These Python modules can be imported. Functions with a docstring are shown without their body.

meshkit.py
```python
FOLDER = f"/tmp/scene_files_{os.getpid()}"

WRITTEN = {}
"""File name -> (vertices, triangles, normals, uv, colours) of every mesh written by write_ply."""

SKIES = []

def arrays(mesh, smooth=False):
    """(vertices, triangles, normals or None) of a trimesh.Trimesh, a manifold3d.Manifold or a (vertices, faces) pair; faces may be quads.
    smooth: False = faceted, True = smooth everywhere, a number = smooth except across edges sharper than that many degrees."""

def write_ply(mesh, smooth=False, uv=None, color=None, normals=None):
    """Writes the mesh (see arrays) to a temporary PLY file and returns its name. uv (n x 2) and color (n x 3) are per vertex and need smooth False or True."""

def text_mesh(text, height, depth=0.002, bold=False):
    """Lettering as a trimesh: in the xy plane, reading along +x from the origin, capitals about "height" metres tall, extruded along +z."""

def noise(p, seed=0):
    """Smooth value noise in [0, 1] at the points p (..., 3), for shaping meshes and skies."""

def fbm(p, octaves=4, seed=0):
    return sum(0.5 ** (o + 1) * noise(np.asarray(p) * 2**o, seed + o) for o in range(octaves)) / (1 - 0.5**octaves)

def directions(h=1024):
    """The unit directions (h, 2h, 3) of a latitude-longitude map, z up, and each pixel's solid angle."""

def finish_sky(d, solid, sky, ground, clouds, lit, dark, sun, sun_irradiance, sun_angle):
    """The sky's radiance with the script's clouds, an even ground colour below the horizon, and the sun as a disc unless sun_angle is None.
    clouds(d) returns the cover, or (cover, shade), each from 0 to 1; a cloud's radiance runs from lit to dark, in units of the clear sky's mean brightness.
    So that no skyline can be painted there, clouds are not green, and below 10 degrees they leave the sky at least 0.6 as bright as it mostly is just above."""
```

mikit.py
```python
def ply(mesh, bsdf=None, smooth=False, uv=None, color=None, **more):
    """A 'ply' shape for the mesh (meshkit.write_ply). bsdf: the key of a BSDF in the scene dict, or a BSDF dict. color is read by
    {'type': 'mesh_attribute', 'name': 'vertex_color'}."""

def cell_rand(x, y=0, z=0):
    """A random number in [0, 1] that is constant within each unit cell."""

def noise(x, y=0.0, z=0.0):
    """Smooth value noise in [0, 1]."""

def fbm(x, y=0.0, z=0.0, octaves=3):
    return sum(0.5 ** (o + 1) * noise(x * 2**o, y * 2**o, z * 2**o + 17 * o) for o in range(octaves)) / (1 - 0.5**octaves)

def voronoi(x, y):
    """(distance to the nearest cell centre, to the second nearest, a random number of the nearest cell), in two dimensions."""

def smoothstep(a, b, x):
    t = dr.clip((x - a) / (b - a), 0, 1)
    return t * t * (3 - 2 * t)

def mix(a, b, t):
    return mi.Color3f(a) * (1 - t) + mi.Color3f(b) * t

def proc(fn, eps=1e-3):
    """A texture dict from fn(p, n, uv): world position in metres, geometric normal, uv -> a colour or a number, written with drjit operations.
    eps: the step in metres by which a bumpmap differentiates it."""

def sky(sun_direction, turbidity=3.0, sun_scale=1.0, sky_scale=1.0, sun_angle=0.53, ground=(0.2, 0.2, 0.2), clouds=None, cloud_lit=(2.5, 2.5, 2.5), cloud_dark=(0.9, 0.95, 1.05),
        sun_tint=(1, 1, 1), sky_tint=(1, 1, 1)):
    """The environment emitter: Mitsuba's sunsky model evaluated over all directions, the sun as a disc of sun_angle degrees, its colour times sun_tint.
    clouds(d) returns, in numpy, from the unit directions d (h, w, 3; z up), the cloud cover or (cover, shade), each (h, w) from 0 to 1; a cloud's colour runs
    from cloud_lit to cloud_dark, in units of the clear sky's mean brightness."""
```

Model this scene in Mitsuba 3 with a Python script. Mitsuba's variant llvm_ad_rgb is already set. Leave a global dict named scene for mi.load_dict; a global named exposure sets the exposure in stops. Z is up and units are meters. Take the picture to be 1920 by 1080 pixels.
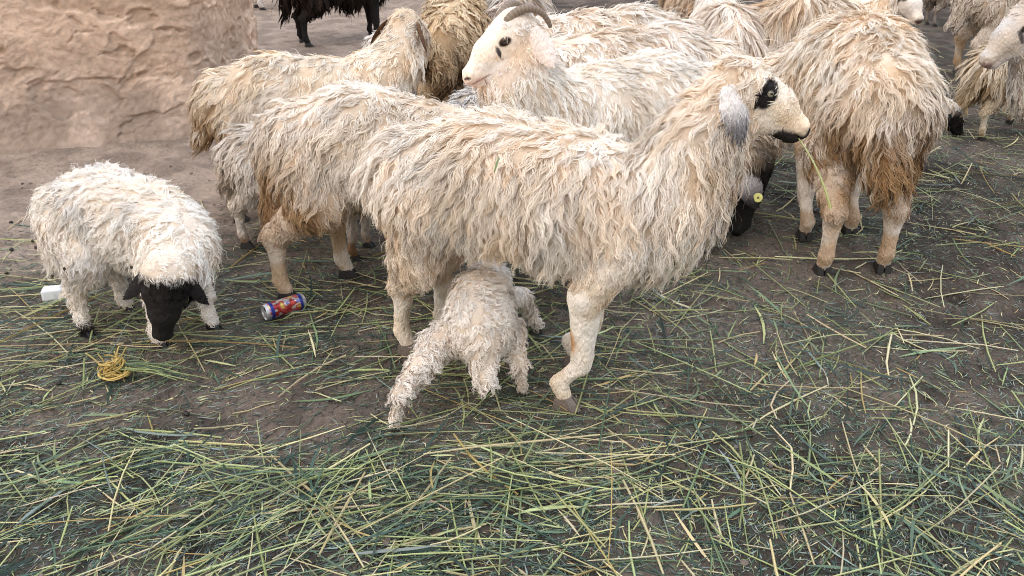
import math, zlib
import numpy as np, trimesh, mitsuba as mi, drjit as dr, mikit
from scipy.spatial import cKDTree
from meshkit import noise as nnoise, fbm as nfbm, text_mesh
T = mi.ScalarTransform4f
scene, labels = {}, {}

# ------------------------------------------------------------------ camera, sky, exposure
CAM = np.array([0.0, 0.0, 1.30]); PITCH = math.radians(25.0)
scene['camera'] = {'type': 'perspective', 'fov': 57.49, 'fov_axis': 'x', 'near_clip': 0.05, 'far_clip': 300.0,
    'to_world': T().look_at(origin=CAM.tolist(), target=[0, math.cos(PITCH), 1.30 - math.sin(PITCH)], up=[0, 0, 1])}
scene['sky'] = mikit.sky([-0.50, -0.55, 0.62], turbidity=4, sun_scale=0.15, sun_angle=60, clouds=lambda d: (1.0, 1.0 - np.clip(d[..., 2], 0, 1) ** .8),
    cloud_lit=(2.5, 2.8, 3.25), cloud_dark=(1.25, 1.12, 0.98), ground=(0.16, 0.14, 0.12), sun_tint=(1.0, 0.92, 0.82))
exposure = 2.8

# ------------------------------------------------------------------ materials
noise, fbm, voronoi, smoothstep, mix = mikit.noise, mikit.fbm, mikit.voronoi, mikit.smoothstep, mikit.mix
VC = {'type': 'mesh_attribute', 'name': 'vertex_color'}
def principled(col, rough, spec=0.3, **k):
    return {'type': 'twosided', 'b': {'type': 'principled', 'base_color': col, 'roughness': rough, 'specular': spec, **k}}
def rgb(*c): return {'type': 'rgb', 'value': list(c)}
scene['mat_wool'] = {'type': 'twosided', 'b': {'type': 'diffuse', 'reflectance': VC}}
scene['mat_skin'] = {'type': 'twosided', 'b': {'type': 'bumpmap', 'arbitrary': mikit.proc(lambda p, n, uv: .0030 * noise(p.x * 260, p.y * 260, p.z * 110) + .0035 * noise(p.x * 110 + 9, p.y * 110, p.z * 55), eps=.0015), 'scale': 1.0, 'bsdf': {'type': 'principled', 'base_color': VC, 'roughness': .8, 'specular': .2}}}
scene['mat_shine'] = principled(VC, 0.15, 0.6)
scene['mat_hay'] = principled(VC, 0.5, 0.35)
scene['mat_hoof'] = principled(VC, 0.45, 0.4)
scene['mat_gloss'] = principled(VC, 0.3, 0.5)

# ------------------------------------------------------------------ helpers
def rng_of(s): return np.random.default_rng(zlib.crc32(s.encode()))
def unit(v): v = np.asarray(v, float); return v / (np.linalg.norm(v, axis=-1, keepdims=True) + 1e-12)
def lerp(a, b, t): return np.asarray(a, float) * (1 - t) + np.asarray(b, float) * t
def sstep(a, b, x): t = np.clip((x - a) / (b - a), 0, 1); return t * t * (3 - 2 * t)
def add(key, v, f, col, mat, smooth=True):
    col = np.broadcast_to(np.asarray(col, float), (len(v), 3))
    scene[key] = mikit.ply((v, f), mat, smooth=smooth, color=col)
def tag(key, label, cat=None, group=None, kind=None):
    labels[key] = {a: b for a, b in (('label', label), ('category', cat), ('group', group), ('kind', kind)) if b}

def surface_nets(S, lo, h):
    """Vertices and triangles of the zero level of the grid S."""
    n = np.array(S.shape); s = S < 0
    c = [s[a:n[0]-1+a, b:n[1]-1+b, d:n[2]-1+d] for a in (0, 1) for b in (0, 1) for d in (0, 1)]
    tot = sum(x.astype(np.int8) for x in c)
    act = (tot > 0) & (tot < 8)
    ijk = np.argwhere(act); idx = np.full(act.shape, -1, np.int32); idx[act] = np.arange(len(ijk))
    off = np.array([[a, b, d] for a in (0, 1) for b in (0, 1) for d in (0, 1)])
    val = np.stack([S[tuple((ijk + o).T)] for o in off], 1)
    acc, cnt = np.zeros((len(ijk), 3)), np.zeros(len(ijk))
    for p in range(8):
        for q in range(p + 1, 8):
            if np.abs(off[p] - off[q]).sum() != 1: continue
            a, b = val[:, p], val[:, q]; m = (a < 0) != (b < 0)
            t = np.where(m, a / np.where(m, a - b, 1), 0)[:, None]
            acc += m[:, None] * (off[p] * (1 - t) + off[q] * t); cnt += m
    v = lo + h * (ijk + acc / np.maximum(cnt, 1)[:, None])
    F = []
    for ax in range(3):
        u, w = (ax + 1) % 3, (ax + 2) % 3
        e = np.eye(3, dtype=int)
        A = np.take(s, np.arange(n[ax] - 1), ax); B = np.take(s, np.arange(1, n[ax]), ax)
        g = np.argwhere(A != B); g = g[(g[:, u] > 0) & (g[:, w] > 0) & (g[:, u] < n[u] - 1) & (g[:, w] < n[w] - 1)]
        inside = s[tuple(g.T)]
        q = np.stack([idx[tuple((g - e[u] - e[w]).T)], idx[tuple((g - e[w]).T)], idx[tuple(g.T)], idx[tuple((g - e[u]).T)]], 1)
        q = np.where(inside[:, None], q, q[:, ::-1]); F += [q[:, [0, 1, 2]], q[:, [0, 2, 3]]]
    return v, np.vstack(F)

def cone_dist(P, a, ra, b, rb, sq):
    """Distance to a round cone (sq: narrower across y by that factor)."""
    P = P.copy(); a, b = np.array(a, float), np.array(b, float)
    P[..., 1] /= sq; a[1] /= sq; b[1] /= sq
    ab = b - a; L = max(ab @ ab, 1e-9)
    t = np.clip(((P - a) @ ab) / L, 0, 1)
    d = np.linalg.norm(P - a - t[..., None] * ab, axis=-1) - (ra + (rb - ra) * t)
    return d * (1 if sq > 0.99 else (sq + 1) / 2)

def mesh_prims(prims, lo, hi, h):
    """prims: (a, ra, b, rb, blend, sq, cut) -> mesh of their smooth union."""
    lo, hi = np.asarray(lo, float), np.asarray(hi, float)
    n = np.ceil((hi - lo) / h).astype(int) + 1
    S = np.full(n, 0.25, np.float32)
    for (a, ra, b, rb, k, sq, cut) in prims:
        m = max(ra, rb) + 3.0 * k + 3 * h
        i0 = np.clip(np.floor((np.minimum(a, b) - m - lo) / h).astype(int), 0, n); i1 = np.clip(np.ceil((np.maximum(a, b) + m - lo) / h).astype(int) + 1, 0, n)
        if np.any(i1 <= i0): continue
        ax = [lo[d] + h * np.arange(i0[d], i1[d]) for d in range(3)]
        P = np.stack(np.meshgrid(*ax, indexing='ij'), -1)
        d = cone_dist(P, a, ra, b, rb, sq)
        sl = tuple(slice(i0[d_], i1[d_]) for d_ in range(3)); s0 = S[sl]
        if cut:
            x = -d; hh = np.maximum(k - np.abs(s0 - x), 0) / k; S[sl] = np.maximum(s0, x) + hh * hh * k * 0.25
        else:
            hh = np.maximum(k - np.abs(s0 - d), 0) / k; S[sl] = np.minimum(s0, d) - hh * hh * k * 0.25
    return surface_nets(S, lo, h)

def vnormals(v, f):
    n = np.zeros_like(v); fn = np.cross(v[f[:, 1]] - v[f[:, 0]], v[f[:, 2]] - v[f[:, 0]])
    for k in range(3): np.add.at(n, f[:, k], fn)
    return unit(n)

def scatter(v, f, spacing, rng, weight=None):
    """Evenly thinned random points on a mesh: (faces, barycentric)."""
    tri = v[f]; ar = np.linalg.norm(np.cross(tri[:, 1] - tri[:, 0], tri[:, 2] - tri[:, 0]), axis=1) / 2
    w = ar if weight is None else ar * weight
    N = int(w.sum() / spacing ** 2 * 2.4)
    if N < 1: return np.zeros(0, int), np.zeros((0, 3))
    fi = rng.choice(len(f), N, p=w / w.sum())
    r = np.sqrt(rng.random(N)); q = rng.random(N); bc = np.stack([1 - r, r * (1 - q), r * q], 1)
    p = (v[f[fi]] * bc[..., None]).sum(1)
    _, keep = np.unique(np.floor(p / spacing + rng.random(3)).astype(int), axis=0, return_index=True)
    return fi[keep], bc[keep]

def ribbons(path, width, nrm, col):
    """path (N,K,3), width (N,K), nrm (N,3) which way the ridge of each ribbon faces, col (N,K,3) -> ridged strands."""
    N, K = path.shape[:2]
    tan = unit(np.gradient(path, axis=1))
    side = unit(np.cross(tan, nrm[:, None, :])); up = np.cross(side, tan)
    w = width[..., None] * 0.5
    V = np.stack([path - side * w - up * w * 0.55, path + up * w * 0.3, path + side * w - up * w * 0.55], 2)
    base = (np.arange(N) * K * 3)[:, None, None] + (np.arange(K - 1) * 3)[None, :, None] + np.arange(2)[None, None, :]
    q = np.stack([base, base + 3, base + 4, base + 1], -1).reshape(-1, 4)
    return V.reshape(-1, 3), np.vstack([q[:, [0, 1, 2]], q[:, [0, 2, 3]]]), np.repeat(col, 3, axis=1).reshape(-1, 3)

def flat_ribbons(path, width, nrm, col):
    N, K = path.shape[:2]
    side = unit(np.cross(np.gradient(path, axis=1), nrm[:, None, :])) * (width[..., None] * .5)
    V = np.stack([path - side, path + side], 2); a = (np.arange(N) * K * 2)[:, None] + (np.arange(K - 1) * 2)[None]
    q = np.stack([a, a + 2, a + 3, a + 1], -1).reshape(-1, 4)
    return V.reshape(-1, 3), np.vstack([q[:, [0, 1, 2]], q[:, [0, 2, 3]]]), np.repeat(col, 2, axis=1).reshape(-1, 3)

def merge(parts):
    V, F, C, at = [], [], [], 0
    for v, f, c in parts:
        V.append(v); F.append(f + at); C.append(np.broadcast_to(c, (len(v), 3))); at += len(v)
    return np.vstack(V), np.vstack(F), np.vstack(C)

def frame(fwd, up):
    x = unit(fwd); y = unit(np.cross(up, x)); return np.stack([x, y, np.cross(x, y)], 1)

def rotz(p, a):
    c, s = math.cos(a), math.sin(a); p = np.asarray(p, float)
    return np.stack([p[..., 0] * c - p[..., 1] * s, p[..., 0] * s + p[..., 1] * c, p[..., 2]], -1)

# ------------------------------------------------------------------ sheep
HEAD = [  # in the head's own frame: x towards the nose, y left, z up; (a, ra, b, rb, blend, squash, cut)
    ((0, 0, 0), .066, (.05, 0, -.005), .060, .02, .92, 0), ((.04, 0, -.004), .056, (.115, 0, -.012), .045, .025, .9, 0),
    ((.115, 0, -.012), .043, (.188, 0, -.042), .0295, .022, .92, 0),
    ((-.01, 0, -.055), .052, (.09, 0, -.062), .040, .03, .85, 0), ((.09, 0, -.060), .032, (.182, 0, -.070), .0205, .018, .92, 0),
    ((.194, 0, -.043), .0265, (.203, 0, -.050), .024, .012, 1.05, 0), ((.194, 0, -.073), .015, (.182, 0, -.076), .017, .009, 1.15, 0)]
for s_ in (1, -1):
    HEAD += [((.055, .044 * s_, .016), .021, (.075, .038 * s_, .012), .018, .015, 1.0, 0),          # brow and orbit
             ((.203, .017 * s_, -.036), .013, (.213, .012 * s_, -.047), .010, .008, 1.0, 0),           # nostril wing
             ((.2185, .0215 * s_, -.034), .0045, (.2225, .009 * s_, -.049), .0038, .003, 1.0, 1),       # nostril slit
             ((.232, .006 * s_, -.067), .0028, (.172, .03 * s_, -.060), .0026, .003, 1.0, 1),          # mouth line
             ((.172, .032 * s_, -.060), .0026, (.15, .032 * s_, -.054), .002, .003, 1.0, 1)]

def ear_mesh(base, d, out, L, W, droop, down, col, tip):
    t, u = np.meshgrid(np.linspace(0, 1, 12), np.linspace(-1, 1, 9), indexing='ij')
    d, out, down = unit(d), unit(out), unit(down)
    c = np.array(base) + d * (t * L)[..., None] + down * (droop * t * t * L)[..., None]
    tang = unit(d + down * (2 * droop * t)[..., None]); wide = unit(np.cross(tang, out)); nrm = np.cross(wide, tang)
    w = W * 0.5 * (0.42 + 0.58 * np.sin(np.pi * np.clip(t * .82 + .12, 0, 1))) * np.sqrt(np.clip(1.02 - t ** 5, 0, 1))
    g = c + wide * (u * w)[..., None] + nrm * (-(u * u) * w * 0.45)[..., None]
    th = nrm * (0.0035 * (1 - u * u * .8) * (1 - .6 * t))[..., None]
    A, B = (g + th).reshape(-1, 3), (g - th).reshape(-1, 3)
    i, j = np.meshgrid(np.arange(11), np.arange(8), indexing='ij'); q = np.stack([i*9+j, i*9+j+1, (i+1)*9+j+1, (i+1)*9+j], -1).reshape(-1, 4)
    f1 = np.vstack([q[:, [0, 1, 2]], q[:, [0, 2, 3]]]); n = len(A)
    rim = [r * 9 for r in range(12)] + [99 + k for k in range(1, 9)] + [r * 9 + 8 for r in range(10, -1, -1)] + [k for k in range(7, 0, -1)]
    R = np.array(rim); R2 = np.roll(R, -1)
    f = np.vstack([f1, f1[:, ::-1] + n, np.stack([R, R2, R2 + n], 1), np.stack([R, R2 + n, R + n], 1)])
    tt = np.concatenate([t.ravel()] * 2)[:, None]
    return np.vstack([A, B]), f, lerp(col, tip, sstep(.3, .9, tt))

def hoof_mesh(s):
    parts = []
    for e in (-1, 1):
        pts = [(x, e * y, z) for x, y, z in ((-.026, .002, 0), (-.026, .02, 0), (.022, .023, 0), (.04, .008, 0), (.034, .003, 0), (-.022, .003, .03), (-.022, .019, .03), (.006, .02, .034), (.014, .004, .036), (.033, .008, .008))]
        h = trimesh.convex.convex_hull(np.array(pts) * s * [1, 1, .88]); h = h.subdivide(); parts.append((np.array(h.vertices), np.array(h.faces), (0, 0, 0)))
    return merge(parts)[:2]

STATS = {}
def sheep(key, at, heading, s=1.0, trunk=None, neck=None, poll=(.50, 0, .76), hf=(.9, 0, -.42), hup=(0, 0, 1), feet={}, legr=1.0, tail=((-.43, 0, .46), (-.47, 0, .34)), tailr=.06,
          white=(.86, .81, .74), tan=(.72, .58, .42), tanmix=.35, stain=(.30, .19, .10), stainamt=.5, stainz=.42, leg=(.55, .38, .22), face=(.72, .64, .55), marks=(),
          L=.10, sp=.018, per=6, sw=.005, wave=(.006, .055), lift=.35, back=.5, swirl=1.0, grav=.5, headscale=1.0, facefur=.010, legfur=.012, fursp=.006, legwool=.0, headwool=.0,
          eye=(.30, .20, .07), lid=(.02, .016, .015), ear=dict(d=(-.25, .55, -.75)), earcol=None, eartip=None, res=.012, headres=.006, fly=.02, trunkr=1.0, hoofcol=(.03, .028, .027), legs='FL FR HL HR', thigh=.9, thighr=1.0, nk=7, flat=True, woolmarks=(), woolwhite=0.0, crown=.55, straight=0.0, rearz=(.68, .44), topk=None, part=False, curlhead=False, colvar=.22, bristle=0.0):
    """One animal: a continuous body, its fleece, eyes, ears, hooves. Lengths in metres of an adult (0.68 m at the shoulder), times s."""
    rng = rng_of(key); c, sn = math.cos(math.radians(heading)), math.sin(math.radians(heading)); at = np.array([at[0], at[1], 0.0])
    W = lambda p: rotz(p, math.radians(heading)) + at
    trunk = trunk or [((-.33, 0, .50), .135), ((-.14, 0, .515), .165), ((.08, 0, .48), .175), ((.25, 0, .49), .145)]
    neck = neck or [((.29, 0, .53), .115), ((.40, 0, .64), .085)]
    P, A = [], []                               # primitives, wool amount of each
    def prim(a, ra, b, rb, k, sq=1.0, cut=0, wool=1.0): P.append((np.array(a, float) * s, ra * s, np.array(b, float) * s, rb * s, k * s, sq, cut)); A.append(wool)
    for (a, ra), (b, rb) in zip(trunk, trunk[1:]): prim(a, ra * trunkr, b, rb * trunkr, .05, .86)
    prim(trunk[-1][0], trunk[-1][1] * .9, neck[0][0], neck[0][1], .06, .9)
    ch = neck + [(tuple(poll), .070 * headscale)]
    for (a, ra), (b, rb) in zip(ch, ch[1:]): prim(a, ra, b, rb, .05)
    if tail: prim(tail[0], tailr, tail[1], tailr * .7, .04)
    feet = {**dict(FL=(.24, .09), FR=(.24, -.09), HL=(-.34, .10), HR=(-.34, -.10)), **feet}; feet = {k: v for k, v in feet.items() if k in legs.split()}
    hooves = []
    for name, ft in feet.items():
        e = 1 if name[1] == 'L' else -1; x, y = ft[0], ft[1]; fw_ = W(np.array([x * s, y * s, 0.0])); z = float(height(fw_[:1], fw_[1:2])[0]) / s + .002; rr = legr
        if name[0] == 'F':
            t0 = np.array(trunk[-1][0]); sh = t0 + [-.02, .085 * e, -.06]; el = sh * .45 + np.array([x, y, z]) * .55; el[2] = z + .32; el[0] -= .012
            kn = el * .45 + np.array([x - .005, y, z + .02]) * .55 + [.010 + .016 * straight, 0, 0]; fe = np.array([x - .012, y, z + .068])
            prim(sh, .068 * rr, el, .046 * rr, .04, wool=.17); prim(el, .048 * rr, kn, .029 * rr, .02, wool=.0 + legwool); prim(kn, .030 * rr, kn + [0, 0, -.03], .025 * rr, .012, wool=legwool)
            prim(kn + [0, 0, -.02], .023 * rr, fe, .022 * rr, .012, wool=legwool); prim(fe, .025 * rr, (x + .003, y, z + .032), .022 * rr, .010, wool=legwool * .3)
        else:
            t0 = np.array(trunk[0][0]); hip = t0 + [.04, .07 * e, -.06]; st = hip * .6 + np.array([x, y, z]) * .4 + [.075 - .065 * straight, .015 * e, 0]; st[2] = z + .35
            hk = np.array([x * .9 + st[0] * .1 - .035 + .022 * straight, y * .85 + st[1] * .15, z + .215]); fe = np.array([x - .014, y, z + .070])
            prim(hip, .105 * rr * thighr, st, .085 * rr * thighr, .05, wool=thigh); prim(st, .08 * rr * thighr, hk, .036 * rr, .03, wool=.18 + legwool); prim(hk, .037 * rr, hk + [.01, 0, -.04], .028 * rr, .012, wool=.1 + legwool)
            prim(hk + [.006, 0, -.02], .027 * rr, fe, .023 * rr, .012, wool=legwool); prim(fe, .026 * rr, (x + .003, y, z + .032), .023 * rr, .010, wool=legwool * .3)
        hooves.append(((x + .006, y, z), rr))
    nb = len(P)
    R = frame(hf, hup); po = np.array(poll) * s; hs = s * headscale
    H2L = lambda p: po + (np.asarray(p, float) * hs) @ R.T
    L2H = lambda p: ((p - po) @ R) / hs
    for (a, ra, b, rb, k, sq, cut) in HEAD:
        P.append((H2L(a), ra * hs, H2L(b), rb * hs, k * hs, 1.0, cut)); A.append(headwool if not cut else 0)
    lo = np.min([np.minimum(p[0] - p[1], p[2] - p[3]) for p in P], 0) - .04; hi = np.max([np.maximum(p[0] + p[1], p[2] + p[3]) for p in P], 0) + .05; lo[2] = max(lo[2], -.04)
    hc = H2L((.09, 0, -.03)); hr = .17 * hs
    def attr(v):
        D = np.stack([cone_dist(v, *p[:4], p[5]) for p in P if not p[6]], 1); Aw = np.array([a for a, p in zip(A, P) if not p[6]])
        w = np.exp(-(D - D.min(1, keepdims=True)) / (.010 * s + .002)); return (w * Aw).sum(1) / w.sum(1)
    v, f = mesh_prims(P, lo, hi, res)
    vh, fh = mesh_prims(P, hc - hr * 1.15, hc + hr * 1.15, headres)
    f = f[np.linalg.norm(v[f].mean(1) - hc, axis=1) > hr]; fh = fh[np.linalg.norm(vh[fh].mean(1) - hc, axis=1) < hr + res * 1.2]
    v, f, _ = merge([(v, f, (0, 0, 0)), (vh, fh, (0, 0, 0))])
    used = np.unique(f); remap = np.full(len(v), -1); remap[used] = np.arange(len(used)); v, f = v[used], remap[f]
    n = vnormals(v, f); wool = attr(v); hd = L2H(v)
    for cen, r3, am in woolmarks: wool = np.maximum(wool, am * sstep(1.15, .85, np.linalg.norm((hd - np.array(cen)) / np.array(r3), axis=1)))
    topz = (trunk[1][0][2] + .18) * s
    def colour(p, w, fresh):
        """Colour of hair or skin at p; w how woolly; fresh: per-strand random."""
        h = L2H(p); q = p / s
        b1 = nfbm(p * 9 + 31, 3, seed=1); b2 = nfbm(p * [22, 22, 14] + 7, 2, seed=3)
        col = lerp(white, tan, np.clip(tanmix * (sstep(.38, .68, b1) + .5 * sstep(.45, .75, b2)), 0, 1)[:, None])
        col = col * (1 - .16 * sstep(.45, .7, nfbm(p * [12, 12, 8] + 60, 2, seed=14)))[:, None]
        low = sstep(stainz + .12, stainz - .16, q[:, 2] + (b1 - .5) * .22)
        rear = sstep(-.14, -.38, q[:, 0]) * sstep(rearz[0], rearz[1], q[:, 2] + (b2 - .5) * .25)
        col = lerp(col, stain, np.clip(stainamt * (low * .55 + rear * .8 * sstep(.2, .75, b2 + .1)) * np.clip(w * 2, 0, 1), 0, .92)[:, None])
        bare = 1 - sstep(.05, .35, w)
        upper = np.clip(stainamt, 0, 1) * sstep(.13, .24, q[:, 2]) * sstep(-.02, -.2, q[:, 0])
        lc = lerp(leg, white, (.7 * sstep(.38, .60, nfbm(p * 12 + 3, 2, seed=9)))[:, None]) * (.72 + .5 * nfbm(p * 40, 2, seed=12)[:, None]); lc = lerp(lc, np.array(stain) * 1.25, (.62 * upper * (.5 + b2))[:, None])
        fc = np.asarray(face) * (0.82 + .36 * b2[:, None]) * lerp(1.0, (1.0, .90, .78), sstep(.45, .7, b1)[:, None])
        headness = sstep(.03, -.02, np.minimum(np.linalg.norm((h - [.095, 0, -.035]) / [1.75, 1, 1.1], axis=1) - .10, 1))[:, None]
        col = lerp(lerp(col, lc, bare[:, None]), fc, headness * (1 - woolwhite * sstep(.2, .5, w)[:, None]))
        for (sp_, cen, r3, mc, soft) in marks:
            x = h if sp_ == 'h' else q
            if sp_ == 'h' and len(cen) == 4: x = x * [1, 1, 1]; x = np.stack([x[:, 0], np.abs(x[:, 1]), x[:, 2]], 1)
            dd = np.linalg.norm((x - np.array(cen[:3])) / np.array(r3), axis=1) + (b2 - .5) * soft * 1.2
            col = lerp(col, mc, sstep(1 + soft, 1 - soft, dd)[:, None])
        return col * fresh
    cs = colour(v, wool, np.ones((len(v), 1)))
    cs = lerp(cs, cs * np.array([.80, .72, .64]), sstep(.2, .6, wool)[:, None])  # skin under the fleece darkened: shade between locks painted into the colour
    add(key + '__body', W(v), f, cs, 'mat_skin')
    # ---- fleece and short hair
    fa = wool[f].mean(1); cam = rotz(CAM - at, -math.radians(heading)); parts = []; fv = np.zeros((0, 3))
    def place(fi, bc):
        p = (v[f[fi]] * bc[..., None]).sum(1); m = unit((n[f[fi]] * bc[..., None]).sum(1)); w = (wool[f[fi]] * bc).sum(1); return p, m, w
    def facing(p, m): return (unit(cam - p) * m).sum(1)
    tri_face = facing(v[f].mean(1), unit(np.cross(v[f[:, 1]] - v[f[:, 0]], v[f[:, 2]] - v[f[:, 0]])))
    seen = np.where(tri_face > -.25, 1.0, .15)
    cw = W(v[f].mean(1)) - CAM; cz = cw[:, 1] * math.cos(PITCH) - cw[:, 2] * math.sin(PITCH); cy = cw[:, 1] * math.sin(PITCH) + cw[:, 2] * math.cos(PITCH)
    seen = seen * np.where((np.abs(cw[:, 0] / cz) < .66) & (np.abs(cy / cz) < .40), 1.0, .15)   # thinner where the picture shows nothing
    fi, bc = scatter(v, f, sp, rng, (fa > .12) * seen)
    p, m, w = place(fi, bc); N = len(p)
    if N:
        gz = np.array([0, 0, -1.0]); g = gz - m * (m @ gz)[:, None]
        bk = np.array([-1.0, 0, 0]) - m * (-m[:, 0])[:, None]
        hx = sstep(.16 * s, .06 * s, np.linalg.norm(p - po, axis=1))[:, None]
        comb = g * 1.0 + bk * (back * (1 - .3 * hx)) + .06 * rng.normal(size=(N, 3))
        ang = ((nfbm(p * 7 + 11, 2, seed=5) - .5) * 2.4 + (rng.random(N) - .5) * .7) * swirl
        comb = unit(comb - m * (comb * m).sum(1)[:, None])
        sd = np.cross(m, comb); comb = comb * np.cos(ang)[:, None] + sd * np.sin(ang)[:, None]; sd = np.cross(m, comb)
        headlock = np.linalg.norm(p - po, axis=1) < .14 * s
        ln = L * (.22 + .78 * np.clip(w, 0, 1) ** 1.3) * rng.uniform(.75, 1.2, N) * np.where(headlock, crown, 1.0)
        if topk is not None: ln *= np.where(m[:, 2] > .55, topk, 1.0)
        ph = nfbm(p * 16, 2, seed=8) * 14 + rng.random(N) * 2.0; lf = lift * rng.uniform(.5, 1.6, N) * np.where(headlock, 1.7, 1.0) * (1 + .5 * sstep(.5, .2, w)); bright = 1 + colvar * (rng.random(N) - .55)
        K = nk; t = np.linspace(0, 1, K); rep = np.repeat(np.arange(N), per); M = len(rep)
        rad = np.sqrt(rng.random(M)) * sp * .74; th = rng.random(M) * 6.283
        off = comb[rep] * (rad * np.cos(th))[:, None] + sd[rep] * (rad * np.sin(th))[:, None]
        l2 = ln[rep] * rng.uniform(.72, 1.12, M); flyer = rng.random(M) < fly
        lift2 = lf[rep] + np.where(flyer, rng.uniform(.5, 1.5, M), 0) + rng.normal(0, .06, M); l2 = l2 * np.where(flyer, rng.uniform(.8, 1.25, M), 1)
        mm, cc, ss = m[rep], comb[rep], sd[rep]
        down = gz * 1.0; under = np.clip(.45 - mm[:, 2], 0, 1)
        path = np.zeros((M, K, 3)); path[:, 0] = p[rep] + off - mm * .003
        for k in range(1, K):
            d = unit(cc + mm * (lift2 * (1.2 - 1.25 * t[k]))[:, None] + down * (grav * t[k] * under)[:, None])
            path[:, k] = path[:, k - 1] + d * (l2 / (K - 1))[:, None]
        path += -off[:, None, :] * (.78 * t ** 1.2)[None, :, None]
        amp, lam = wave; q = 2 * np.pi * (l2[:, None] * t / (lam * rng.uniform(.8, 1.25, N)[rep][:, None])) + ph[rep][:, None] + rng.normal(0, .28, M)[:, None]
        ra = amp * np.minimum(t * 2.5, 1)[None, :] * rng.uniform(.5, 1.4, M)[:, None]
        path += ss[:, None, :] * (np.sin(q) * ra)[..., None] + mm[:, None, :] * (np.cos(q) * ra * .55)[..., None]
        path[..., 2] = np.maximum(path[..., 2], .004)
        wd = sw * rng.uniform(.7, 1.25, M)[:, None] * (1 - .75 * t ** 2.2)[None, :] * np.where(flyer, .5, 1)[:, None]
        fresh = (bright[rep] * (1 + .10 * (rng.random(M) - .5)))[:, None]
        col = colour(p[rep] + off, w[rep], fresh); tl = np.where(rng.random(N) < .22, rng.random(N) * .75 * np.clip(tanmix * 1.6, 0, 1), 0)[rep]; col = lerp(col, col * (np.array(tan) / np.array(white)) ** 1.3, tl[:, None])
        tipc = np.clip(rng.random(M) * .5 * tanmix, 0, .5)[:, None]
        colk = lerp(col[:, None, :], (col * (np.array(tan) / np.array(white)))[:, None, :], (tipc * t[None, :] ** 1.5)[..., None])
        parts.append((flat_ribbons if flat else ribbons)(path, wd, unit(mm + (.5 * rng.normal(size=mm.shape) if flat else 0)), np.clip(colk, .004, .93)))
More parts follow.
